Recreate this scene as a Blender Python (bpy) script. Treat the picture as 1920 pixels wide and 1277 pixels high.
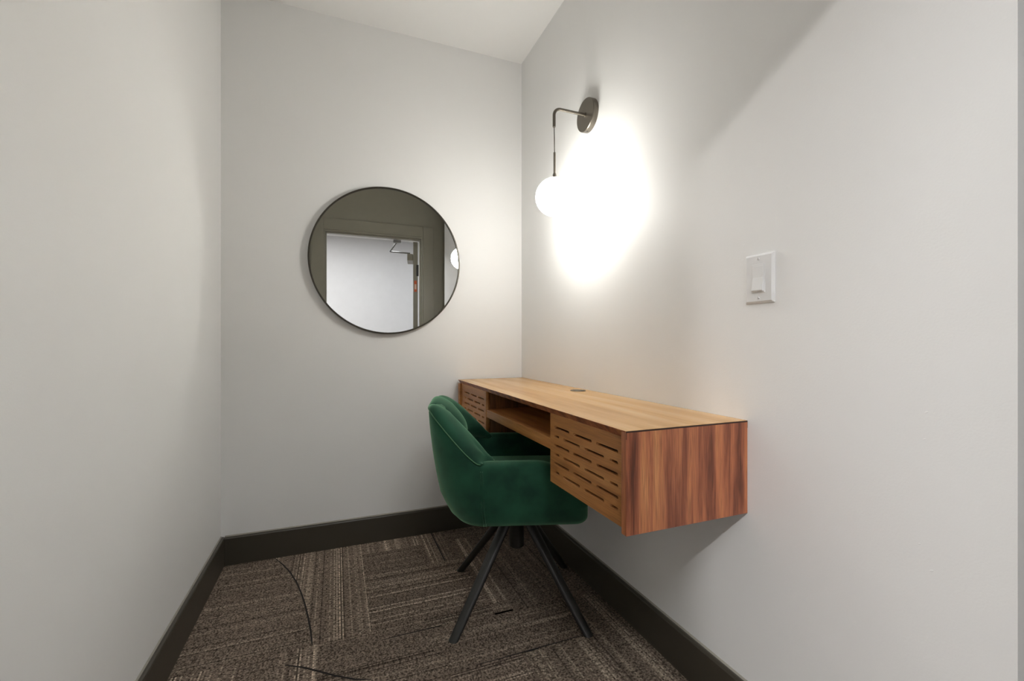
import bpy, bmesh, math, random
from mathutils import Vector, Matrix
random.seed(7)
PI = math.pi
for o in list(bpy.data.objects):
    bpy.data.objects.remove(o)
SC = bpy.context.scene
COL = SC.collection

# ------------------------------------------------------------------ camera
YAW = math.radians(21.7)
CAM_H = 0.94
cam = bpy.data.cameras.new('camera')
cam.sensor_width = 36.0
cam.lens = 828.0 / 1920.0 * 36.0
cam.shift_y = 2.5 / 1920.0
cam.clip_start = 0.01
camo = bpy.data.objects.new('camera', cam)
COL.objects.link(camo)
camo.location = (0, 0, CAM_H)
camo.rotation_euler = (PI / 2, 0, -YAW)
SC.camera = camo

# ------------------------------------------------------------------ room size (metres)
XL, XR = -0.450, 0.920        # left / right wall faces
YB = 2.173                    # back wall face
ZC = 2.424                    # ceiling
YE = 0.325                    # where the right wall ends (outside corner)
YD = 0.060                    # inner face of the door wall
YD2 = -0.060                  # corridor face of the door wall
XV = 1.30                     # side wall of the entry beside the door
OX0, OX1, OZ = -0.110, 0.775, 1.942    # door opening
YC = -1.95                    # far corridor wall
ZK = 2.330                    # corridor ceiling

# ------------------------------------------------------------------ world, lights, exposure
w = bpy.data.worlds.new('world')
SC.world = w
w.use_nodes = True
w.node_tree.nodes['Background'].inputs[0].default_value = (0.93, 0.97, 1.0, 1)
w.node_tree.nodes['Background'].inputs[1].default_value = 0.8
SC.view_settings.view_transform = 'Standard'
SC.view_settings.look = 'None'
SC.view_settings.gamma = 1.0
SC.view_settings.use_curve_mapping = False
SC.view_settings.exposure = 0.08
SC.cycles.blur_glossy = 0.0             # keep the globe's reflection off the mirror onto the left wall
SC.cycles.sample_clamp_indirect = 0.0
GLOBE_L = 48.0                # radiance of the wall lamp's glass globe
DOWN_L = 2000.0                # corridor downlight by the door
FILL_L = 22.0                # fill light panels added on the corridor ceiling

# ------------------------------------------------------------------ helpers
def link(o, parent=None):
    COL.objects.link(o)
    if parent is not None:
        o.parent = parent
    return o

def tag(o, label=None, cat=None, group=None, kind=None):
    if label: o['label'] = label
    if cat: o['category'] = cat
    if group: o['group'] = group
    if kind: o['kind'] = kind
    return o

def empty(name, loc, rz=0.0):
    o = bpy.data.objects.new(name, None)
    o.empty_display_size = 0.1
    o.location = loc
    o.rotation_euler = (0, 0, rz)
    return link(o)

def obj(name, bm, m, parent=None, smooth=False, bevel=0.0, seg=2, auto=None):
    me = bpy.data.meshes.new(name)
    bmesh.ops.recalc_face_normals(bm, faces=bm.faces[:])
    bm.to_mesh(me)
    bm.free()
    me.materials.append(m)
    if smooth or auto:
        for p in me.polygons: p.use_smooth = True
    o = bpy.data.objects.new(name, me)
    link(o, parent)
    if auto:
        me.set_sharp_from_angle(angle=math.radians(auto))
    if bevel:
        b = o.modifiers.new('bevel', 'BEVEL')
        b.width = bevel; b.segments = seg; b.limit_method = 'ANGLE'; b.angle_limit = math.radians(40)
        b.harden_normals = False
    return o

def add_box(bm, x0, x1, y0, y1, z0, z1):
    v = [bm.verts.new(p) for p in ((x0,y0,z0),(x1,y0,z0),(x1,y1,z0),(x0,y1,z0),(x0,y0,z1),(x1,y0,z1),(x1,y1,z1),(x0,y1,z1))]
    for f in ((3,2,1,0),(4,5,6,7),(0,1,5,4),(1,2,6,5),(2,3,7,6),(3,0,4,7)):
        bm.faces.new([v[i] for i in f])
    return v

def box(*a):
    bm = bmesh.new(); add_box(bm, *a); return bm

def add_tube(bm, pts, rad, n=20, cap=True, squash=None):
    """tube through pts with a radius per point; squash=(vector, factor) flattens it"""
    pts = [Vector(p) for p in pts]
    rads = rad if isinstance(rad, (list, tuple)) else [rad] * len(pts)
    rings = []
    ref = None
    for i, p in enumerate(pts):
        d = (pts[min(i+1, len(pts)-1)] - pts[max(i-1, 0)]).normalized()
        if ref is None:
            ref = Vector((0,0,1)) if abs(d.z) < 0.9 else Vector((1,0,0))
        a = d.cross(ref).normalized(); b = d.cross(a).normalized()
        ref = -b if False else a.cross(d).normalized()
        ring = []
        for k in range(n):
            t = 2*PI*k/n
            off = (a*math.cos(t) + b*math.sin(t)) * rads[i]
            ring.append(bm.verts.new(p + off))
        rings.append(ring)
    for r0, r1 in zip(rings, rings[1:]):
        for k in range(n):
            bm.faces.new((r0[k], r0[(k+1)%n], r1[(k+1)%n], r1[k]))
    if cap:
        bm.faces.new(rings[0][::-1]); bm.faces.new(rings[-1])
    return rings

def tube(*a, **k):
    bm = bmesh.new(); add_tube(bm, *a, **k); return bm

def lathe(profile, n=48, mat=None):
    """profile of (r, h) turned about local z; mat rotates/places it"""
    bm = bmesh.new()
    rings = []
    for r, h in profile:
        if r < 1e-6:
            rings.append([bm.verts.new((0,0,h))])
        else:
            rings.append([bm.verts.new((r*math.cos(2*PI*k/n), r*math.sin(2*PI*k/n), h)) for k in range(n)])
    for a, b in zip(rings, rings[1:]):
        for k in range(n):
            k2 = (k+1) % n
            if len(a) == 1 and len(b) == 1: continue
            if len(a) == 1: bm.faces.new((a[0], b[k2], b[k]))
            elif len(b) == 1: bm.faces.new((a[k], a[k2], b[0]))
            else: bm.faces.new((a[k], a[k2], b[k2], b[k]))
    if mat is not None:
        bmesh.ops.transform(bm, matrix=mat, verts=bm.verts[:])
    return bm

def prism(poly, z0, z1):
    bm = bmesh.new()
    lo = [bm.verts.new((x, y, z0)) for x, y in poly]
    hi = [bm.verts.new((x, y, z1)) for x, y in poly]
    n = len(poly)
    bm.faces.new(lo[::-1]); bm.faces.new(hi)
    for i in range(n):
        bm.faces.new((lo[i], lo[(i+1)%n], hi[(i+1)%n], hi[i]))
    return bm

def srgb(r, g, b):
    def f(c):
        c /= 255.0
        return c/12.92 if c <= 0.04045 else ((c+0.055)/1.055)**2.4
    return (f(r), f(g), f(b), 1.0)

# ------------------------------------------------------------------ materials
def newmat(name):
    m = bpy.data.materials.new(name)
    m.use_nodes = True
    nt = m.node_tree
    return m, nt, nt.nodes['Principled BSDF']

def N(nt, t, **kw):
    n = nt.nodes.new(t)
    for k, v in kw.items(): setattr(n, k, v)
    return n

def mathn(nt, op, a, b=None, clamp=False):
    n = N(nt, 'ShaderNodeMath', operation=op)
    n.use_clamp = clamp
    for i, v in enumerate((a, b)):
        if v is None: continue
        if isinstance(v, (int, float)): n.inputs[i].default_value = v
        else: nt.links.new(v, n.inputs[i])
    return n.outputs[0]

def mixc(nt, fac, a, b, mode='MIX'):
    n = N(nt, 'ShaderNodeMix', data_type='RGBA', blend_type=mode)
    for k, v in ((0, fac), (6, a), (7, b)):
        if isinstance(v, (int, float)): n.inputs[k].default_value = v
        elif isinstance(v, tuple): n.inputs[k].default_value = v
        else: nt.links.new(v, n.inputs[k])
    return n.outputs[2]

def ramp(nt, fac, stops):
    r = N(nt, 'ShaderNodeValToRGB')
    e = r.color_ramp.elements
    while len(e) < len(stops): e.new(0.5)
    for i, (p, c) in enumerate(stops):
        e[i].position = p; e[i].color = c if len(c) == 4 else (*c, 1)
    nt.links.new(fac, r.inputs[0])
    return r.outputs[0]

def bump(nt, h, strength, dist, bsdf):
    b = N(nt, 'ShaderNodeBump')
    b.inputs['Strength'].default_value = strength
    b.inputs['Distance'].default_value = dist
    nt.links.new(h, b.inputs['Height'])
    nt.links.new(b.outputs[0], bsdf.inputs['Normal'])

def paint(name, col, rough=0.55, var=0.02, bumpy=0.15, scale=260):
    m, nt, b = newmat(name)
    tc = N(nt, 'ShaderNodeTexCoord')
    no = N(nt, 'ShaderNodeTexNoise'); no.inputs['Scale'].default_value = 2.3; no.inputs['Detail'].default_value = 3
    nt.links.new(tc.outputs['Object'], no.inputs['Vector'])
    c2 = tuple(c*(1-var*2) for c in col[:3]) + (1,)
    nt.links.new(mixc(nt, no.outputs[0], col, c2), b.inputs['Base Color'])
    b.inputs['Roughness'].default_value = rough
    n2 = N(nt, 'ShaderNodeTexNoise'); n2.inputs['Scale'].default_value = scale; n2.inputs['Detail'].default_value = 2
    nt.links.new(tc.outputs['Object'], n2.inputs['Vector'])
    bump(nt, n2.outputs[0], bumpy, 0.001, b)
    return m

def plain(name, col, rough=0.4, metal=0.0, spec=0.5):
    m, nt, b = newmat(name)
    tc = N(nt, 'ShaderNodeTexCoord')
    no = N(nt, 'ShaderNodeTexNoise'); no.inputs['Scale'].default_value = 30; no.inputs['Detail'].default_value = 4
    nt.links.new(tc.outputs['Object'], no.inputs['Vector'])
    nt.links.new(mixc(nt, no.outputs[0], col, tuple(c*0.92 for c in col[:3])+(1,)), b.inputs['Base Color'])
    b.inputs['Roughness'].default_value = rough
    b.inputs['Metallic'].default_value = metal
    b.inputs['Specular IOR Level'].default_value = spec
    return m

def wood(name, stops, along, across=26.0, rough=0.35, contrast_scale=3.0, fine=0.35):
    """veneer: colour bands run along the axis 'along' (0,1,2)"""
    m, nt, b = newmat(name)
    tc = N(nt, 'ShaderNodeTexCoord')
    mp = N(nt, 'ShaderNodeMapping')
    s = [across]*3; s[along] = across*0.055
    mp.inputs['Scale'].default_value = s
    nt.links.new(tc.outputs['Object'], mp.inputs['Vector'])
    warp = N(nt, 'ShaderNodeTexNoise'); warp.inputs['Scale'].default_value = 0.55; warp.inputs['Detail'].default_value = 2
    nt.links.new(mp.outputs[0], warp.inputs['Vector'])
    add = N(nt, 'ShaderNodeVectorMath', operation='MULTIPLY_ADD')
    nt.links.new(warp.outputs['Color'], add.inputs[0]); add.inputs[1].default_value = (1.5,1.5,1.5)
    nt.links.new(mp.outputs[0], add.inputs[2])
    n1 = N(nt, 'ShaderNodeTexNoise'); n1.inputs['Scale'].default_value = 0.9; n1.inputs['Detail'].default_value = 5; n1.inputs['Roughness'].default_value = 0.62
    nt.links.new(add.outputs[0], n1.inputs['Vector'])
    # fine pores
    mp2 = N(nt, 'ShaderNodeMapping')
    s2 = [520.0]*3; s2[along] = 14.0
    mp2.inputs['Scale'].default_value = s2
    nt.links.new(tc.outputs['Object'], mp2.inputs['Vector'])
    n2 = N(nt, 'ShaderNodeTexNoise'); n2.inputs['Scale'].default_value = 1.0; n2.inputs['Detail'].default_value = 2
    nt.links.new(mp2.outputs[0], n2.inputs['Vector'])
    col = ramp(nt, n1.outputs[0], stops)
    pores = ramp(nt, n2.outputs[0], [(0.30, (1-fine,)*3), (0.55, (1,1,1))])
    nt.links.new(mixc(nt, 1.0, col, pores, 'MULTIPLY'), b.inputs['Base Color'])
    b.inputs['Roughness'].default_value = rough
    bump(nt, n2.outputs[0], 0.08, 0.0005, b)
    return m

def carpet(name, axis):
    """loop pile carpet; rows run along the axis that is not 'axis'. object colour: R brightness, G stripe strength, B seed"""
    m, nt, b = newmat(name)
    tc = N(nt, 'ShaderNodeTexCoord'); oi = N(nt, 'ShaderNodeObjectInfo')
    sep = N(nt, 'ShaderNodeSeparateXYZ'); nt.links.new(tc.outputs['Object'], sep.inputs[0])
    oc = N(nt, 'ShaderNodeSeparateColor'); nt.links.new(oi.outputs['Color'], oc.inputs[0])
    c = sep.outputs[axis]; along = sep.outputs[1-axis]
    seed = mathn(nt, 'MULTIPLY', oc.outputs[2], 91.7)
    # tufted rows
    rows = mathn(nt, 'MULTIPLY', c, 1/0.0046)
    cell = mathn(nt, 'FLOOR', rows)
    wn = N(nt, 'ShaderNodeTexWhiteNoise', noise_dimensions='1D')
    nt.links.new(mathn(nt, 'ADD', cell, mathn(nt, 'FLOOR', seed)), wn.inputs['W'])
    # broad bands: where the light rows are gathered
    bn = N(nt, 'ShaderNodeTexNoise', noise_dimensions='1D'); bn.inputs['Scale'].default_value = 19.0; bn.inputs['Detail'].default_value = 1.0
    nt.links.new(mathn(nt, 'ADD', c, seed), bn.inputs['W'])
    band = ramp(nt, bn.outputs[0], [(0.40, (0,0,0)), (0.62, (1,1,1))])
    lit = ramp(nt, wn.outputs[0], [(0.45, (0,0,0)), (0.80, (1,1,1))])
    stripe = mathn(nt, 'MULTIPLY', mathn(nt, 'MULTIPLY', band, lit), oc.outputs[1])
    dark = ramp(nt, wn.outputs[0], [(0.02, (0.5,)*3), (0.07, (1,1,1))])
    # loops along the row
    comb = N(nt, 'ShaderNodeCombineXYZ')
    nt.links.new(mathn(nt, 'MULTIPLY', cell, 7.31), comb.inputs[0])
    nt.links.new(mathn(nt, 'MULTIPLY', along, 170.0), comb.inputs[1])
    ln = N(nt, 'ShaderNodeTexNoise', noise_dimensions='2D'); ln.inputs['Scale'].default_value = 1.0; ln.inputs['Detail'].default_value = 1.5
    nt.links.new(comb.outputs[0], ln.inputs['Vector'])
    loop = ramp(nt, ln.outputs[0], [(0.32, (0.30,)*3), (0.68, (1.6,)*3)])
    fr = mathn(nt, 'FRACT', rows)
    prof = mathn(nt, 'SINE', mathn(nt, 'MULTIPLY', fr, PI))
    base = mixc(nt, stripe, srgb(122, 108, 96), srgb(186, 169, 150))
    col = mixc(nt, 1.0, base, loop, 'MULTIPLY')
    col = mixc(nt, 1.0, col, dark, 'MULTIPLY')
    br = N(nt, 'ShaderNodeCombineColor')
    for i in range(3): nt.links.new(oc.outputs[0], br.inputs[i])
    col = mixc(nt, 1.0, col, br.outputs[0], 'MULTIPLY')
    nt.links.new(col, b.inputs['Base Color'])
    b.inputs['Roughness'].default_value = 0.95
    b.inputs['Specular IOR Level'].default_value = 0.1
    hgt = mathn(nt, 'ADD', mathn(nt, 'MULTIPLY', prof, 0.6), ln.outputs[0])
    bump(nt, hgt, 0.6, 0.0025, b)
    return m

def velvet():
    m, nt, b = newmat('green_velvet')
    tc = N(nt, 'ShaderNodeTexCoord')
    n1 = N(nt, 'ShaderNodeTexNoise'); n1.inputs['Scale'].default_value = 11; n1.inputs['Detail'].default_value = 4
    nt.links.new(tc.outputs['Object'], n1.inputs['Vector'])
    c = ramp(nt, n1.outputs[0], [(0.35, srgb(23, 56, 43)), (0.65, srgb(34, 78, 58))])
    nt.links.new(c, b.inputs['Base Color'])
    b.inputs['Roughness'].default_value = 0.75
    b.inputs['Specular IOR Level'].default_value = 0.15
    b.inputs['Sheen Weight'].default_value = 1.0
    b.inputs['Sheen Roughness'].default_value = 0.42
    b.inputs['Sheen Tint'].default_value = srgb(160, 212, 172)
    n2 = N(nt, 'ShaderNodeTexNoise'); n2.inputs['Scale'].default_value = 700
    nt.links.new(tc.outputs['Object'], n2.inputs['Vector'])
    bump(nt, n2.outputs[0], 0.15, 0.0006, b)
    return m

def emit(name, col, s):
    m, nt, b = newmat(name)
    b.inputs['Base Color'].default_value = (0.9, 0.9, 0.88, 1)
    b.inputs['Roughness'].default_value = 0.25
    b.inputs['Emission Color'].default_value = col
    b.inputs['Emission Strength'].default_value = s
    return m

M = {}
M['wall'] = paint('wall_paint_warm_grey', (0.85, 0.848, 0.835, 1), 0.6)
M['ceil'] = paint('ceiling_white', (0.88, 0.878, 0.86, 1), 0.8)
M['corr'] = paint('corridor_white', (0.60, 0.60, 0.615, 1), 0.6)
M['dark'] = paint('dark_olive_paint', srgb(140, 136, 122), 0.35, 0.05)
M['base'] = paint('baseboard_paint', srgb(66, 61, 52), 0.38, 0.06, 0.1, 120)
M['caulk'] = paint('caulk_line', srgb(150, 146, 136), 0.6)
M['carpx'] = carpet('carpet_rows_along_y', 0)
M['carpy'] = carpet('carpet_rows_along_x', 1)
TOPST = [(0.25, srgb(176, 128, 76)), (0.5, srgb(206, 160, 102)), (0.75, srgb(226, 190, 138))]  # desktop tones paler than the front: glare put into the colour
M['wood_top'] = wood('teak_veneer', TOPST, 1, 18, 0.27, fine=0.14)
M['wood_front'] = wood('teak_veneer_front', [(0.28, srgb(140, 86, 44)), (0.5, srgb(186, 126, 70)), (0.75, srgb(206, 150, 92))], 1, 30, 0.4, fine=0.25)
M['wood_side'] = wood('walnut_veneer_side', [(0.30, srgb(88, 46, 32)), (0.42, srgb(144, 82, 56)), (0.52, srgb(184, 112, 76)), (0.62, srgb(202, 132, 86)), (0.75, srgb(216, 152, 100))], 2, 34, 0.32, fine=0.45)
M['wood_in'] = wood('walnut_veneer_inner', [(0.3, srgb(92, 58, 36)), (0.6, srgb(142, 94, 58))], 2, 30, 0.4)
M['slotback'] = plain('dark_backing', srgb(74, 70, 56), 0.6)
M['edge'] = plain('dark_edge_gap', srgb(50, 26, 18), 0.5)
M['velvet'] = velvet()
M['piping'] = plain('green_piping', srgb(70, 118, 80), 0.5)
M['black'] = plain('black_powder_coat', srgb(36, 36, 34), 0.38)
M['bronze'] = plain('brushed_dark_nickel', srgb(120, 114, 104), 0.38, 0.85)
M['wire'] = plain('black_cord', srgb(60, 57, 52), 0.5)
M['frame'] = plain('mirror_frame_bronze', srgb(72, 68, 60), 0.35, 0.6)
M['mirror'] = plain('mirror_silver', (0.86, 0.87, 0.86, 1), 0.004, 1.0)
M['white'] = plain('white_plastic', (0.80, 0.80, 0.795, 1), 0.3)
M['screw'] = plain('screw_slot_grey', srgb(128, 126, 122), 0.4)
M['globe'] = emit('opal_glass_globe', (1.0, 0.982, 0.93, 1), GLOBE_L)
M['grom'] = plain('grommet_grey', srgb(112, 104, 88), 0.35, 0.5)
M['steel'] = plain('steel_grey', srgb(120, 120, 118), 0.35, 0.7)
M['orange'] = plain('orange_label', srgb(214, 96, 48), 0.5)
M['paper'] = plain('pale_label_print', srgb(226, 200, 180), 0.5)
M['down'] = emit('downlight_lens', (1.0, 0.97, 0.95, 1), DOWN_L)
M['panel'] = emit('fill_panel_emission', (0.96, 0.98, 1.0, 1), FILL_L)

def struct(name, bm, m, label, cat, parent=None, **kw):
    o = obj(name, bm, m, parent, **kw)
    if parent is None: tag(o, label, cat, kind='structure')
    return o

# ------------------------------------------------------------------ the room shell
T = 0.10
struct('floor', box(XL-T, XV+T, YD2, YB+T, -0.06, 0.0), M['carpy'], 'dark brown striped loop carpet tile floor', 'floor').color = (0.8, 0.5, 0.2, 1)
floor = bpy.data.objects['floor']
struct('wall_left', box(XL-T, XL, YD, YB, 0, ZC), M['wall'], 'plain warm grey wall on the left with a dark baseboard', 'wall')
struct('wall_back', box(XL-T, XR+T, YB, YB+T, 0, ZC), M['wall'], 'warm grey back wall carrying the round mirror', 'wall')
bm = box(XR, XR+T, YE-0.0005, YB, 0, ZC)
es = [e for e in bm.edges if all(abs(v.co.x-XR) < 1e-6 and abs(v.co.y-YE) < 1e-6 for v in e.verts)]
bmesh.ops.bevel(bm, geom=es, offset=0.004, segments=3, affect='EDGES', profile=0.5)
struct('wall_right', bm, M['wall'], 'warm grey right wall carrying the globe lamp, desk and light switch', 'wall', auto=40)
struct('ceiling', box(XL-T, XV+T, YD, YB+T, ZC, ZC+0.05), M['ceil'], 'plain white ceiling', 'ceiling')
struct('wall_return', box(XR+0.0045, XV, YE, YE+T, 0, ZC), M['dark'], 'dark olive wall return behind the right wall corner', 'wall')
struct('wall_entry', box(XV, XV+T, YD, YE+T, 0, ZC), M['wall'], 'warm grey side wall of the entry beside the door', 'wall')
# door wall with its opening (one wall: two piers and the part above the head)
bm = bmesh.new()
add_box(bm, XL-T, OX0, YD2, YD, 0, ZC)
add_box(bm, OX1, XV+T, YD2, YD, 0, ZC)
add_box(bm, OX0, OX1, YD2, YD, OZ, ZC)
struct('wall_front', bm, M['dark'], 'dark olive door wall seen in the mirror', 'wall')
# corridor
struct('floor_corridor', box(-3.2, 3.2, YC-T, YD2, -0.06, 0.0), M['carpy'], 'dark carpet floor of the corridor outside the door', 'floor').color = (1.0, 0.5, 0.6, 1)
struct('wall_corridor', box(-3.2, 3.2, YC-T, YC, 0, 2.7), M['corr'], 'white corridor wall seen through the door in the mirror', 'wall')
struct('ceiling_corridor', box(-3.2, 3.2, YC-T, YD2, ZK, ZK+0.05), M['ceil'], 'white ceiling of the corridor outside the door', 'ceiling')
bm = bmesh.new()
add_box(bm, -3.2, XL-T, YD2, YD2+T, 0, ZK)
add_box(bm, XV+T, 3.2, YD2, YD2+T, 0, ZK)
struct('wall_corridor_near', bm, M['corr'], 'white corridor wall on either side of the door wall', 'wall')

for y, z, r in ((0.599,1.022,0.0012), (0.555,1.025,0.001), (0.431,0.822,0.0016), (0.434,0.776,0.0014), (0.441,0.597,0.0012), (0.4245,0.559,0.0018)):
    obj('paint_chip', lathe([(0, -0.0002), (r, -0.0002), (r*0.7, 0.0004), (0, 0.0005)], 9, Matrix.Translation((XR, y, z)) @ Matrix.Rotation(-PI/2, 4, 'Y') @ Matrix.Rotation(0.5, 4, 'Z') @ Matrix.Scale(1.9, 4, (0,1,0))), M['wall'], bpy.data.objects['wall_right'])
# baseboards: board with an eased top edge and a caulk bead on the wall
BH, BT = 0.120, 0.015
def baseboard(name, p0, p1, nrm, label):
    """board from p0 to p1 (xy) standing proud of the wall along nrm"""
    p0, p1, nrm = Vector(p0), Vector(p1), Vector(nrm)
    prof = [(0,0), (BT,0), (BT,BH-0.006), (BT-0.002,BH-0.002), (BT-0.006,BH), (0,BH)]
    bm = bmesh.new()
    rings = [[bm.verts.new((*(p + nrm*a), z)) for a, z in prof] for p in (p0, p1)]
    n = len(prof)
    for k in range(n):
        bm.faces.new((rings[0][k], rings[0][(k+1)%n], rings[1][(k+1)%n], rings[1][k]))
    bm.faces.new(rings[0][::-1]); bm.faces.new(rings[1])
    o = struct(name, bm, M['base'], label, 'baseboard')
    c = bmesh.new()
    prof = [(0,BH), (0.004,BH), (0.0025,BH+0.002), (0,BH+0.004)]
    rings = [[c.verts.new((*(p + nrm*a), z)) for a, z in prof] for p in (p0, p1)]
    for k in range(4):
        c.faces.new((rings[0][k], rings[0][(k+1)%4], rings[1][(k+1)%4], rings[1][k]))
    obj('caulk_bead', c, M['caulk'], o)
    return o
baseboard('baseboard_left', (XL, YD), (XL, YB), (1,0), 'dark brown painted baseboard along the left wall')
baseboard('baseboard_back', (XL+BT, YB), (XR-BT, YB), (0,-1), 'dark brown painted baseboard along the back wall behind the chair')
baseboard('baseboard_right', (XR, YE+0.004), (XR, YB), (-1,0), 'dark brown painted baseboard along the right wall under the desk')

# ------------------------------------------------------------------ carpet pieces
def carpet_piece(poly, along, bright=1.0, stripes=0.6, seed=None, th=0.0022):
    inset = 0.0004
    cx = sum(p[0] for p in poly)/len(poly); cy = sum(p[1] for p in poly)/len(poly)
    pl = [(x + (inset if x < cx else -inset), y + (inset if y < cy else -inset)) for x, y in poly]
    o = obj('carpet_tile', prism(pl, 0.0, th), M['carpx' if along == 'y' else 'carpy'], floor)
    o.color = (bright, stripes, random.random() if seed is None else seed, 1)
    return o
def rect(x0, x1, y0, y1): return [(x0,y0),(x1,y0),(x1,y1),(x0,y1)]
AL, AR, AB = XL, XR, YB
arc = [(-0.067,1.497),(-0.075,1.575),(-0.087,1.654),(-0.101,1.735),(-0.118,1.817),(-0.142,1.912),(-0.173,2.005),(-0.205,2.08),(-0.24,2.150),(-0.252,2.173)]
g = 0.0045
M['seam'] = plain('carpet_cut_dark', srgb(30, 26, 23), 0.95)
def seam(pts, wd):
    P = [Vector(p) for p in pts]; bm = bmesh.new(); L = []; R = []
    for i, p in enumerate(P):
        d = (P[min(i+1, len(P)-1)] - P[max(i-1, 0)]).normalized(); n = Vector((-d.y, d.x))
        k = wd/2 * (0.45 if i in (0, len(P)-1) else 1.0)
        L.append(bm.verts.new((*(p+n*k), 0.0025))); R.append(bm.verts.new((*(p-n*k), 0.0025)))
    for i in range(len(P)-1): bm.faces.new((L[i], L[i+1], R[i+1], R[i]))
    r = bmesh.ops.extrude_face_region(bm, geom=bm.faces[:])
    bmesh.ops.translate(bm, vec=(0,0,-0.0024), verts=[v for v in r['geom'] if isinstance(v, bmesh.types.BMVert)])
    return obj('cut_seam', bm, M['seam'], floor)
carpet_piece([(AL,1.497)] + [(x-g, y) for x, y in arc] + [(AL,2.173)], 'x', 0.92, 0.45, 0.31)
carpet_piece([(0.105,1.497),(0.105,2.173)] + arc[::-1], 'y', 1.12, 1.0, 0.17)
for r, al, br, st in [
    ((0.105,0.37,2.05,AB), 'y', 1.15, 0.9), ((0.105,0.37,1.86,2.05), 'x', 0.85, 0.5),
    ((0.37,0.43,1.86,AB), 'y', 1.15, 1.3), ((0.436,0.505,1.86,AB), 'y', 0.9, 0.5),
    ((0.505,0.575,1.497,2.05), 'y', 1.05, 1.3), ((0.505,AR,2.05,AB), 'x', 0.8, 0.5),
    ((0.105,0.505,1.497,1.86), 'x', 0.95, 0.9), ((0.575,AR,1.43,2.05), 'y', 0.85, 0.45),
    ((AL,-0.24,1.20,1.495), 'y', 1.0, 1.0), ((-0.24,-0.16,1.20,1.495), 'x', 0.95, 0.3),
    ((-0.16,-0.05,1.33,1.495), 'y', 1.05, 1.1), ((-0.05,0.275,1.335,1.495), 'x', 0.95, 0.35),
    ((0.275,0.507,1.445,1.495), 'x', 0.62, 0.8), ((0.507,0.575,1.43,1.495), 'x', 0.9, 0.5),
    ((0.275,0.575,1.335,1.44), 'x', 0.95, 0.6), ((0.575,0.755,1.335,1.425), 'x', 0.9, 0.8),
    ((0.755,AR,0.95,1.425), 'y', 0.85, 0.7), ((-0.16,0.30,1.20,1.33), 'x', 0.95, 0.5),
    ((0.30,0.755,1.225,1.33), 'x', 0.9, 0.5), ((0.30,0.52,1.05,1.22), 'x', 0.95, 1.1),
    ((0.52,0.755,0.95,1.22), 'y', 0.95, 0.7), ((-0.16,0.30,0.95,1.195), 'y', 1.0, 0.7),
    ((AL,-0.16,0.95,1.195), 'x', 1.0, 0.7), ((0.30,0.52,0.95,1.045), 'y', 0.9, 0.6)]:
    carpet_piece(rect(*r), al, br, st)

seam([(x-g/2, y) for x, y in arc[:-1]], 0.0055)
seam([(-0.139,1.434), (-0.09,1.405), (-0.045,1.37), (0.0,1.334), (0.05,1.30), (0.09,1.285)], 0.006)
seam([(0.132,1.441), (0.19,1.4435), (0.26,1.4425), (0.323,1.444)], 0.004)
seam([(0.4325,1.862), (0.4325,2.0), (0.4325,2.155)], 0.006)
seam([(0.38,1.228), (0.55,1.2275), (0.75,1.2275)], 0.0045)

# ------------------------------------------------------------------ door, frame, closer (seen in the mirror)
door = tag(empty('door_1', (0,0,0)), 'dark olive door frame with open door and closer, seen in the mirror', 'door', kind='structure')
CW = 0.095
def frame_piece(name, *a): return obj(name, box(*a), M['dark'], door, bevel=0.002)
frame_piece('casing', OX0-CW, OX0+0.004, YD, YD+0.016, 0, OZ+CW)
frame_piece('casing', OX1-0.004, OX1+CW, YD, YD+0.016, 0, OZ+CW)
frame_piece('casing', OX0+0.005, OX1-0.005, YD, YD+0.016, OZ-0.004, OZ+CW)
frame_piece('jamb', OX0, OX0+0.018, YD2, YD+0.006, 0, OZ)
frame_piece('jamb', OX1-0.018, OX1, YD2, YD+0.006, 0, OZ)
frame_piece('jamb', OX0+0.018, OX1-0.018, YD2, YD+0.006, OZ-0.018, OZ)
frame_piece('stop', OX0+0.018, OX0+0.03, YD2+0.05, YD-0.02, 0, OZ-0.018)
frame_piece('stop', OX1-0.03, OX1-0.018, YD2+0.05, YD-0.02, 0, OZ-0.018)
frame_piece('stop', OX0+0.03, OX1-0.03, YD2+0.05, YD-0.02, OZ-0.03, OZ-0.018)
# leaf swung out into the corridor, hinge edge towards the room
hx, hy = OX1-0.075, YD2-0.012
ang = math.atan2(-1.0, 0.172)
R2 = Matrix.Translation((hx, hy, 0)) @ Matrix.Rotation(ang, 4, 'Z')
def leaf_part(name, a, m, parent, bevel=0.0015):
    bm = box(*a); bmesh.ops.transform(bm, matrix=R2, verts=bm.verts[:])
    return obj(name, bm, m, parent, bevel=bevel)
leaf = leaf_part('leaf', (0, 0.87, 0.0, 0.044, 0.012, OZ-0.022), M['dark'], door)
leaf_part('rating_label', (-0.0008, 0.0, 0.010, 0.034, 1.43, 1.54), M['orange'], leaf, 0)
leaf_part('label_print', (-0.0012, -0.0008, 0.014, 0.030, 1.455, 1.505), M['paper'], leaf, 0)
for zc in (0.25, 1.0, 1.64):
    leaf_part('hinge', (-0.006, 0.004, 0.030, 0.052, zc-0.055, zc+0.055), M['black'], leaf, 0.002)
cl = leaf_part('closer_body', (0.02, 0.24, -0.058, -0.002, 1.74, 1.805), M['dark'], leaf, 0.004)
e0 = R2 @ Vector((0.05, -0.03, 1.815)); e1 = Vector((0.49, YD2-0.10, 1.825)); e2 = Vector((0.54, YD2+0.03, OZ-0.045))
obj('closer_arm', tube([e0, e1], 0.007, 10), M['steel'], leaf, smooth=True)
obj('closer_link', tube([e1, e2], 0.006, 10), M['steel'], leaf, smooth=True)
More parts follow.
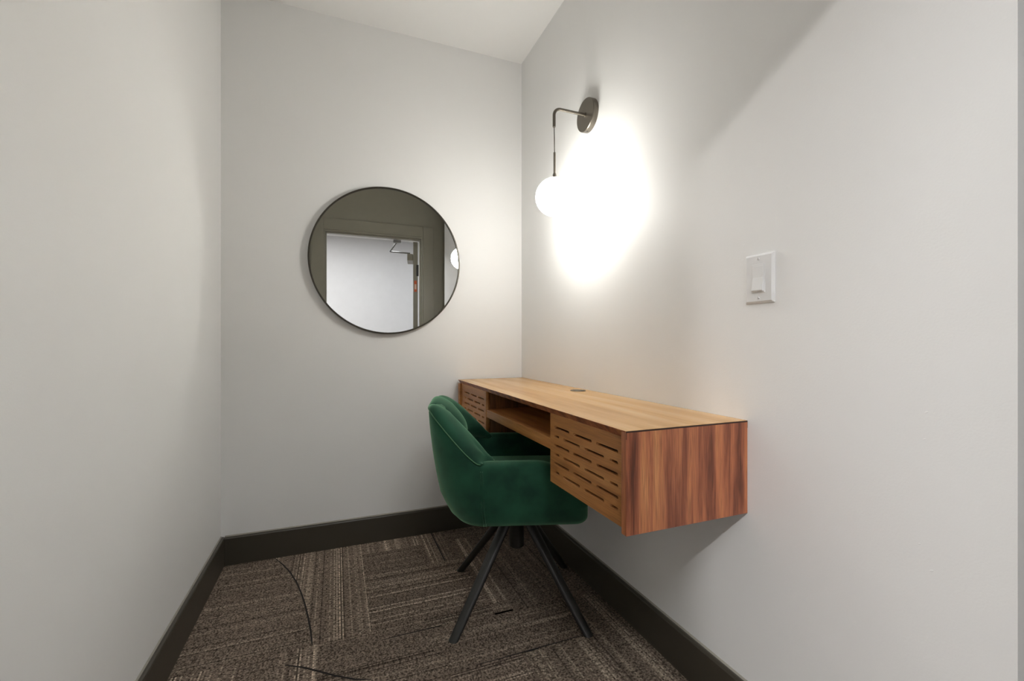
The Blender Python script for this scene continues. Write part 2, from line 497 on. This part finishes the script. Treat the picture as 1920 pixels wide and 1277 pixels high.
obj('closer_shoe', box(0.505, 0.575, YD2+0.012, YD2+0.05, OZ-0.055, OZ-0.03), M['steel'], leaf, bevel=0.003)

# corridor downlight, plus unseen panels added as soft fill light
def downlight(name, x, y, z, r, mat, label):
    t = tag(empty(name, (x, y, z)), label, 'ceiling light')
    obj('trim_ring', lathe([(r, 0), (r+0.02, 0), (r+0.02, -0.006), (r, -0.004)], 40), M['white'], t, smooth=True)
    obj('lens', lathe([(0, -0.003), (r, -0.003), (r, 0)], 40), mat, t)
    return t
downlight('corridor_downlight', -0.925, -0.88, ZK, 0.045, M['down'], 'round recessed ceiling light in the corridor just outside the door')
for x, y, where in ((0.33, -0.62, 'straight outside the door'), (-2.3, -1.3, 'further left along the corridor'), (2.3, -1.3, 'further right along the corridor')):
    t = tag(empty('fill_light_panel', (x, y, ZK)), 'added square fill light panel ' + where, 'ceiling light')
    obj('fill_panel_frame', box(-0.32, 0.32, -0.32, 0.32, -0.010, 0.0), M['white'], t)
    obj('fill_panel_lens', box(-0.30, 0.30, -0.30, 0.30, -0.012, -0.0102), M['panel'], t)

# ------------------------------------------------------------------ round mirror
MX, MZ, MR = 0.228, 1.3225, 0.346
mir = tag(empty('round_mirror', (MX, YB, MZ)), 'round wall mirror with thin dark bronze frame reflecting the doorway', 'mirror')
rot = Matrix.Rotation(PI/2, 4, 'X')    # local z -> -y (out of the wall)
obj('frame', lathe([(MR-0.010, 0.001), (MR, 0.001), (MR, 0.024), (MR-0.0015, 0.0255), (MR-0.0055, 0.0255), (MR-0.007, 0.024), (MR-0.007, 0.019), (MR-0.010, 0.017), (MR-0.010, 0.001)], 128, rot), M['frame'], mir, auto=35)
obj('glass', lathe([(0, 0.016), (MR-0.0075, 0.016), (MR-0.0075, 0.0205), (0, 0.0205)], 128, rot), M['mirror'], mir)

# ------------------------------------------------------------------ wall lamp
LX, LY, LZ = 0.764, 1.490, 1.822
lamp = tag(empty('wall_lamp', (XR, LY, LZ)), 'dark nickel wall lamp with hanging lit white globe', 'lamp')
rx = Matrix.Rotation(-PI/2, 4, 'Y')    # local z -> -x
obj('wall_plate', lathe([(0, 0.0), (0.0625, 0.0), (0.0625, 0.020), (0.061, 0.0225), (0.0, 0.0225)], 72, rx), M['bronze'], lamp, auto=30)
obj('set_screw', lathe([(0, 0), (0.003, 0), (0.003, 0.002), (0, 0.002)], 12, Matrix.Translation((-0.011, 0, -0.0625)) @ Matrix.Rotation(PI, 4, 'X')), M['steel'], lamp)
dx = LX - XR
pts = [(-0.020, 0, 0), (dx+0.026, 0, 0)]
for k in range(1, 9):
    a = k*PI/16
    pts.append((dx+0.026-0.026*math.sin(a), 0, -0.026*(1-math.cos(a))))
pts.append((dx, 0, 1.751-LZ))
obj('arm', tube(pts, 0.0057, 20), M['bronze'], lamp, auto=50)
obj('arm_collar', lathe([(0.0, 0.0225), (0.009, 0.0225), (0.009, 0.026), (0.0, 0.026)], 24, rx), M['bronze'], lamp, auto=40)
obj('cord', tube([(dx, 0, 1.752-LZ), (dx+0.0012, 0, 1.70-LZ), (dx+0.002, 0, 1.652-LZ)], 0.0018, 10), M['wire'], lamp, smooth=True)
GX = dx + 0.002
GZ = 1.487 - LZ
obj('stem', tube([(GX, 0, 1.655-LZ), (GX, 0, 1.572-LZ)], 0.0045, 16), M['bronze'], lamp, auto=50)
obj('globe_cap', lathe([(0, 0.017), (0.006, 0.017), (0.0075, 0.010), (0.0078, 0.003), (0.019, 0.0), (0.021, -0.004), (0, -0.004)], 32, Matrix.Translation((GX, 0, GZ+0.0715))), M['bronze'], lamp, auto=40)
RG = 0.0715
obj('globe', lathe([(RG*math.sin(PI*k/36), RG*math.cos(PI*k/36)) for k in range(37)], 64, Matrix.Translation((GX, 0, GZ))), M['globe'], lamp, smooth=True)

# ------------------------------------------------------------------ light switch
sw = tag(empty('light_switch', (XR, 0.743, 1.0875)), 'white rocker light switch plate on the right wall', 'light switch')
def plate_bm(hy, hz, d0, d1, ins):
    bm = bmesh.new()
    lo = [bm.verts.new((-d0, y, z)) for y, z in ((-hy,-hz),(hy,-hz),(hy,hz),(-hy,hz))]
    mi = [bm.verts.new((-(d0+(d1-d0)*0.45), y, z)) for y, z in ((-hy,-hz),(hy,-hz),(hy,hz),(-hy,hz))]
    hi = [bm.verts.new((-d1, y, z)) for y, z in ((-hy+ins,-hz+ins),(hy-ins,-hz+ins),(hy-ins,hz-ins),(-hy+ins,hz-ins))]
    for a, b in ((lo, mi), (mi, hi)):
        for k in range(4): bm.faces.new((a[k], a[(k+1)%4], b[(k+1)%4], b[k]))
    bm.faces.new(lo); bm.faces.new(hi)
    return bm
obj('plate', plate_bm(0.0375, 0.0575, 0.0, 0.0065, 0.005), M['white'], sw, bevel=0.001)
obj('rocker_frame', box(-0.0078, -0.0066, -0.0170, 0.0170, -0.0335, 0.0335), M['white'], sw, bevel=0.0006)
bm = bmesh.new()      # rocker: upper half pressed in, lower half standing out
prof = [(-0.006, 0.0295), (-0.0085, 0.0295), (-0.0092, 0.002), (-0.0135, -0.0275), (-0.0125, -0.0300), (-0.006, -0.0300)]
ra = [bm.verts.new((x, -0.0138, z)) for x, z in prof]; rb = [bm.verts.new((x, 0.0138, z)) for x, z in prof]
bm.faces.new(ra); bm.faces.new(rb[::-1])
for k in range(6): bm.faces.new((ra[k], ra[(k+1)%6], rb[(k+1)%6], rb[k]))
obj('rocker', bm, M['white'], sw, bevel=0.0006)
for z in (0.0455, -0.0455):
    s = obj('screw', lathe([(0, 0.0064), (0.0028, 0.0064), (0.0024, 0.0078), (0, 0.0082)], 20, Matrix.Translation((0,0,z)) @ rx), M['white'], sw, smooth=True)
    obj('screw_slot', box(-0.0086, -0.0080, -0.0004, 0.0004, z-0.0024, z+0.0024), M['screw'], s)

# ------------------------------------------------------------------ floating desk
DX0, DX1 = 0.568, XR - 0.001
DY0, DY1 = 0.777, 2.160
DZ0, DZ1 = 0.528, 0.751
desk = tag(empty('floating_desk', (DX0, DY0, DZ0)), 'wall mounted walnut desk with slotted drawer fronts and open shelf', 'desk')
OFF = Vector((DX0, DY0, DZ0))
def dbox(name, a, m, parent=desk, bevel=0.0012):
    bm = box(*a); bmesh.ops.translate(bm, vec=-OFF, verts=bm.verts[:])
    return obj(name, bm, m, parent, bevel=bevel)
TH = 0.018
# top: square upper edge, underside bevelled back behind the front edge
bm = bmesh.new()
prof = [(DX1, DZ1), (DX0, DZ1), (DX0+0.0003, DZ1-0.002), (DX0+0.012, DZ1-TH), (DX1, DZ1-TH)]
ya, yb = DY0+0.0015, DY1
A = [bm.verts.new((x, ya, z)) for x, z in prof]; B = [bm.verts.new((x, yb, z)) for x, z in prof]
bm.faces.new(A); bm.faces.new(B[::-1])
for k in range(5): bm.faces.new((A[k], A[(k+1)%5], B[(k+1)%5], B[k]))
bmesh.ops.translate(bm, vec=-OFF, verts=bm.verts[:])
top = obj('desktop', bm, M['wood_top'], desk)
top.data.materials.append(M['wood_side'])       # darker walnut: shade on the down-facing front bevel put into its colour
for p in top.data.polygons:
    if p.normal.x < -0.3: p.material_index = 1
dbox('edge_band', (DX0+0.001, DX1, DY0+0.0002, DY0+0.0015, DZ1-TH, DZ1-0.0006), M['edge'], top, 0)
side0 = dbox('side_panel', (DX0+0.001, DX1, DY0, DY0+TH, DZ0, DZ1-0.0032), M['wood_side'])
side1 = dbox('side_panel', (DX0+0.001, DX1, DY1-0.030, DY1, DZ0, DZ1-TH-0.0005), M['wood_front'])
FX = DX0 + 0.010               # plane of the drawer fronts
P0, P1 = 1.150, 1.745          # open bay between the two drawer boxes
dbox('divider', (FX+0.020, DX1, P0-0.018, P0, DZ0+0.008, DZ1-TH), M['wood_in'])
dbox('divider', (FX+0.020, DX1, P1, P1+0.018, DZ0+0.008, DZ1-TH), M['wood_in'])
dbox('box_bottom', (FX+0.020, DX1, DY0+TH, P0-0.018, DZ0+0.008, DZ0+0.020), M['wood_in'])
dbox('box_bottom', (FX+0.020, DX1, P1+0.018, DY1-0.030, DZ0+0.008, DZ0+0.020), M['wood_in'])
dbox('back_panel', (DX1-0.012, DX1, P0, P1, 0.675, DZ1-TH), M['wood_in'])
shelf = dbox('shelf', (FX+0.002, DX1-0.0125, P0+0.0006, P1-0.0006, 0.627, 0.660), M['wood_front'])

# slotted fronts: flat board with the slots really cut through
def slot_poly(y0, y1, z, h):
    r = h/2; pts = []
    for k in range(7):
        a = -PI/2 + PI*k/6; pts.append((y1-r+r*math.cos(a), z+r*math.sin(a)))
    for k in range(7):
        a = PI/2 + PI*k/6; pts.append((y0+r+r*math.cos(a), z+r*math.sin(a)))
    return pts
def slotted_front(y0, y1, mirror):
    z0, z1 = DZ0+0.0075, DZ1-TH+0.0005
    ref0, ref1 = 0.791, 1.152
    odd = [(0.814,0.902), (0.923,1.013), (1.034,1.122)]
    even = [(0.814,0.847), (0.869,0.957), (0.979,1.068), (1.090,1.122)]
    loops = [[(y0,z0),(y1,z0),(y1,z1),(y0,z1)]]
    for i, z in enumerate((0.697, 0.6715, 0.646, 0.6205, 0.595, 0.5695)):
        for a, b in (odd if i % 2 == 0 else even):
            loops.append(slot_poly(a-ref0+y0, b-ref0+y0, z, 0.0075))
    cu = bpy.data.curves.new('front', 'CURVE'); cu.dimensions = '2D'; cu.fill_mode = 'BOTH'; cu.extrude = 0.009
    for lp in loops:
        sp = cu.splines.new('POLY'); sp.points.add(len(lp)-1); sp.use_cyclic_u = True
        for p, (a, b) in zip(sp.points, lp): p.co = (a, b, 0, 1)
    tmp = bpy.data.objects.new('front_tmp', cu); COL.objects.link(tmp)
    dg = bpy.context.evaluated_depsgraph_get()
    me = bpy.data.meshes.new_from_object(tmp.evaluated_get(dg))
    bpy.data.objects.remove(tmp)
    # (y, z, depth) -> (x, y, z)
    for v in me.vertices:
        a, b, c = v.co
        v.co = Vector((FX + 0.009 + c, a, b)) - OFF
    bm = bmesh.new(); bm.from_mesh(me); bmesh.ops.remove_doubles(bm, verts=bm.verts[:], dist=1e-6)
    fr = obj('drawer_front', bm, M['wood_front'], desk)
    dbox('slot_backing', (FX+0.0182, FX+0.0198, y0+0.012, y1-0.012, z0+0.012, z1-0.012), M['slotback'], fr, 0)
    return fr
slotted_front(DY0+TH+0.0012, P0+0.001, False)
slotted_front(P1+0.001, DY1-0.0315, True)
# cable grommet in the desktop
gx, gy = 0.868, 1.491
gm = obj('cable_grommet', lathe([(0, 0), (0.030, 0), (0.030, 0.0012), (0.029, 0.0022), (0.0, 0.0022)], 48, Matrix.Translation(Vector((gx, gy, DZ1)) - OFF)), M['grom'], desk, auto=40)
obj('cable_slot', lathe([(0, 0), (0.0085, 0), (0.0085, 0.0004), (0, 0.0004)], 24, Matrix.Translation(Vector((gx+0.012, gy-0.016, DZ1+0.0022)) - OFF)), M['black'], gm)

# ------------------------------------------------------------------ green swivel chair
CX, CY, CROT = 0.612, 1.493, math.radians(-18)
chair = tag(empty('swivel_chair', (CX, CY, 0), CROT), 'green velvet tub chair with channelled back on black splayed legs', 'chair')
HW, XF, XBK, RC = 0.242, 0.207, -0.262, 0.145     # half width, arm front, back, corner radius
YO = -0.021                                       # the tub sits a little to its right of the column
# plan path: right arm front -> round the back -> left arm front
def make_path():
    P = []
    def seg(p, q, n, e=1.0):
        for k in range(n):
            t = (k/n)**e if e > 0 else 1-(1-k/n)**(-e); P.append((p[0]+(q[0]-p[0])*t, p[1]+(q[1]-p[1])*t))
    seg((XF, -HW), (XBK+RC, -HW), 40, 1.7)
    for k in range(24):
        a = -PI/2 - (PI/2)*k/24
        P.append((XBK+RC+RC*math.cos(a), -HW+RC+RC*math.sin(a)))
    seg((XBK, -HW+RC), (XBK, HW-RC), 28)
    for k in range(24):
        a = PI - (PI/2)*k/24
        P.append((XBK+RC+RC*math.cos(a), HW-RC+RC*math.sin(a)))
    seg((XBK+RC, HW), (XF, HW), 40, -1.7)
    P.append((XF, HW))
    return P
path = make_path()
NP = len(path)
cum = [0.0]
for a, b in zip(path, path[1:]): cum.append(cum[-1] + math.dist(a, b))
LEN = cum[-1]
def nrm_at(i):
    a = path[max(i-1, 0)]; b = path[min(i+1, NP-1)]
    d = Vector((b[0]-a[0], b[1]-a[1])).normalized()
    return Vector((d.y, -d.x)) if False else Vector((-d.y, d.x)) * -1.0
# outward normal check: on the right arm the path runs to -x, outward is -y
if nrm_at(5).y > 0: sgn = -1.0
else: sgn = 1.0
def smooth(t): t = max(0.0, min(1.0, t)); return t*t*(3-2*t)
ARM_S = XF - (XBK+RC)                      # length of one straight arm
def half_s(i): return min(cum[i], LEN-cum[i])
WS = ARM_S + 0.012                         # where the back starts to rise
def top_h(i):
    s = half_s(i); x = XF - s
    if s < WS:
        t = max(0.0, (x - 0.02)/(XF-0.02))
        return 0.568 - 0.118*t**2.6
    u = (s-WS)/(LEN/2-WS)
    return 0.568 + 0.156*smooth(u/0.60)**0.72 + 0.008*smooth((u-0.5)/0.5)
def back_w(i):
    s = half_s(i)
    return smooth((s-ARM_S+0.06)/0.24)
def P3(i, off, z):
    n = nrm_at(i)*sgn
    p = Vector(path[i]) + n*off
    lean = (z-0.45)*0.16*back_w(i) if z > 0.45 else (z-0.45)*0.42*back_w(i)
    return Vector((p.x - lean, p.y + YO, z))
# outer shell with arms
bm = bmesh.new()
rings = []
for i in range(NP):
    h = top_h(i); s = half_s(i)
    e = min(1.0, s/0.042); end = math.sqrt(max(0.0, 1-(1-e)**2))
    t = 0.058
    sec = [(-0.055,0.368), (-0.030,0.366), (-0.014,0.372), (-0.004,0.388), (0.0,0.415)]
    for k in range(1, 8):
        q = k/8; z = 0.415 + (h-0.022-0.415)*q
        sec.append((0.006*math.sin(PI*q), z))
    sec += [(-0.001,h-0.018), (-0.006,h-0.008), (-0.016,h-0.001), (-t/2,h+0.001), (-t+0.014,h-0.002), (-t+0.004,h-0.010), (-t,h-0.022)]
    for k in range(1, 5):
        q = k/5; sec.append((-t-0.004*q, h-0.022-(h-0.022-0.40)*q))
    sec.append((-t-0.004, 0.385))
    pinch = 0.06 + 0.94*end
    rings.append([bm.verts.new(P3(i, -t/2 + (o+t/2)*pinch, 0.45+(z-0.45)*(0.72+0.28*end))) for o, z in sec])
ns = len(rings[0])
for a, b in zip(rings, rings[1:]):
    for k in range(ns):
        bm.faces.new((a[k], a[(k+1)%ns], b[(k+1)%ns], b[k]))
bm.faces.new(rings[0]); bm.faces.new(rings[-1][::-1])
shell = obj('shell', bm, M['velvet'], chair, auto=70)
# stitched seam on the outside, from the wing down to the bottom edge
def outline(i, z0, z1, off=0.0045, n=14):
    return [P3(i, off + (0.0 if z > 0.415 else -0.02*((0.415-z)/0.045)**2), z) for z in [z0+(z1-z0)*k/n for k in range(n+1)]]
iR = min(range(NP), key=lambda i: abs(cum[i]-(ARM_S+0.01)))
for i in (iR, NP-1-iR):
    obj('side_seam', tube(outline(i, 0.372, 0.545), 0.0016, 8), M['velvet'], shell, smooth=True)
    obj('side_seam', tube([p+Vector((0.006,0,0)) for p in outline(i, 0.372, 0.545)], 0.0016, 8), M['velvet'], shell, smooth=True)
# piping along the edge of the back
i0 = min(range(NP), key=lambda i: abs(cum[i]-(WS-0.002))); i1 = NP-1-i0
obj('piping', tube([P3(i, -0.002, top_h(i)-0.004) for i in range(i0, i1+1)], 0.0017, 8), M['piping'], shell, smooth=True)
# channelled back cushion: three upright rolls that bulge forward of the piped edge
bm = bmesh.new()
rings = []
NB = 168
def interp(i_f, fn):
    a = int(math.floor(i_f)); b = min(a+1, NP-1); t = i_f-a
    return fn(a)*(1-t) + fn(b)*t
def cush_dir(i):
    n = -nrm_at(i)*sgn
    return (n + Vector((1.15, 0.0))).normalized()
def PC(i, a, z):
    p = P3(i, -0.002, z); d = cush_dir(i)
    return Vector((p.x + d.x*a, p.y + d.y*a, z))
SEAMS = (0.0, 0.37, 0.63, 1.0)
for q in range(NB+1):
    fi = i0 + (i1-i0)*q/NB
    phi = (interp(fi, lambda i: cum[i]) - cum[i0])/(cum[i1]-cum[i0])
    h = interp(fi, top_h)
    edge = smooth(min(phi, 1-phi)/0.065)
    for s0, s1 in zip(SEAMS, SEAMS[1:]):
        if s0 <= phi <= s1: l = (phi-s0)/(s1-s0); break
    roll = max(0.0, math.sin(PI*l))**0.5
    if phi < SEAMS[1] and l < 0.5: roll = max(roll, 0.85)
    if phi > SEAMS[2] and l > 0.5: roll = max(roll, 0.85)
    dep = (0.030 + 0.048*edge)*(0.62 + 0.38*roll)
    zt = h - 0.004
    zb = min(0.540, zt - 0.030)
    sec = []
    NS = 30
    for k in range(NS+1):
        v = k/NS
        if v < 0.40:                       # over the piped edge and the top
            a = PI*0.5*(v/0.40)
            o = dep*(1-math.cos(a))*0.80 + dep*0.12*math.sin(a)
            z = zt + (0.005 + 0.013*roll*edge)*math.sin(2*a)**0.8 if a < PI/4 else zt + (0.005 + 0.013*roll*edge)*(math.sin(2*a) if a < PI/2 else 0)
            z = zt + (0.004 + 0.014*roll*edge)*math.sin(PI*v/0.40) - 0.010*(v/0.40)**3
        else:                              # down the front and tucked under
            t = (v-0.40)/0.60
            z0 = zt - 0.010
            z = z0 + (zb-z0)*t
            o = dep*0.92 + 0.040*roll*edge*math.sin(PI*min(1.0, t*1.1)) - (dep*0.92-0.030)*smooth((t-0.72)/0.28)
        sec.append((o, z))
    a = int(math.floor(fi)); b = min(a+1, NP-1); tt = fi-a
    rings.append([bm.verts.new(PC(a, o, z)*(1-tt) + PC(b, o, z)*tt) for o, z in sec])
for a, b in zip(rings, rings[1:]):
    for k in range(len(a)-1):
        bm.faces.new((a[k], a[k+1], b[k+1], b[k]))
    # close the back of the roll inside the shell
    bm.faces.new((a[-1], a[0], b[0], b[-1]))
obj('back_cushion', bm, M['velvet'], chair, smooth=True)
# seat cushion
def seat_bm():
    bm = bmesh.new()
    n = 56; prof = [(0.0,0.385),(0.80,0.385),(0.94,0.392),(0.995,0.415),(1.0,0.445),(0.985,0.470),(0.93,0.486),(0.75,0.494),(0.0,0.498)]
    rings = []
    for r, z in prof:
        if r == 0: rings.append([bm.verts.new((0.02,YO,z))]); continue
        ring = []
        for k in range(n):
            a = 2*PI*k/n; c, s = math.cos(a), math.sin(a)
            e = 0.45
            ring.append(bm.verts.new((0.02 + 0.215*r*math.copysign(abs(c)**e, c), YO + 0.180*r*math.copysign(abs(s)**e, s), z)))
        rings.append(ring)
    for a, b in zip(rings, rings[1:]):
        for k in range(n):
            k2 = (k+1)%n
            if len(a) == 1: bm.faces.new((a[0], b[k2], b[k]))
            elif len(b) == 1: bm.faces.new((a[k], a[k2], b[0]))
            else: bm.faces.new((a[k], a[k2], b[k2], b[k]))
    return bm
obj('seat_cushion', seat_bm(), M['velvet'], chair, auto=60)
obj('seat_pan', lathe([(0,0.360),(0.17,0.360),(0.175,0.366),(0.175,0.384),(0,0.384)], 40), M['black'], chair, auto=40)
obj('hub', lathe([(0,0.196),(0.024,0.196),(0.027,0.199),(0.027,0.300),(0.048,0.330),(0.050,0.360),(0,0.360)], 32), M['black'], chair, auto=40)
# splayed legs: oval tube cut flat on the carpet
def leg_bm(phi):
    d = Vector((math.cos(phi), math.sin(phi), 0)); side = Vector((-math.sin(phi), math.cos(phi), 0))
    bm = bmesh.new(); rings = []; n = 20
    for r, z, wd, th in ((0.004,0.362,0.021,0.014), (0.095,0.252,0.0200,0.0135), (0.20,0.124,0.0185,0.0125), (0.302,0.0024,0.0165,0.0115)):
        ring = []
        up = Vector((d.x*0.72, d.y*0.72, 0.62)).normalized()
        for k in range(n):
            t = 2*PI*k/n
            o = side*wd*math.cos(t)
            # the foot ring stays level with the floor, the others stand square to the leg
            q = (d*th*1.35*math.sin(t)) if z < 0.01 or z > 0.36 else up*th*math.sin(t)
            ring.append(bm.verts.new(d*r + Vector((0,0,z)) + o + q))
        rings.append(ring)
    for a, b in zip(rings, rings[1:]):
        for k in range(n): bm.faces.new((a[k], a[(k+1)%n], b[(k+1)%n], b[k]))
    bm.faces.new(rings[0][::-1]); bm.faces.new(rings[-1])
    return bm
for k in range(4):
    obj('leg', leg_bm(math.radians(26.9 + 90*k) - CROT), M['black'], chair, auto=50)
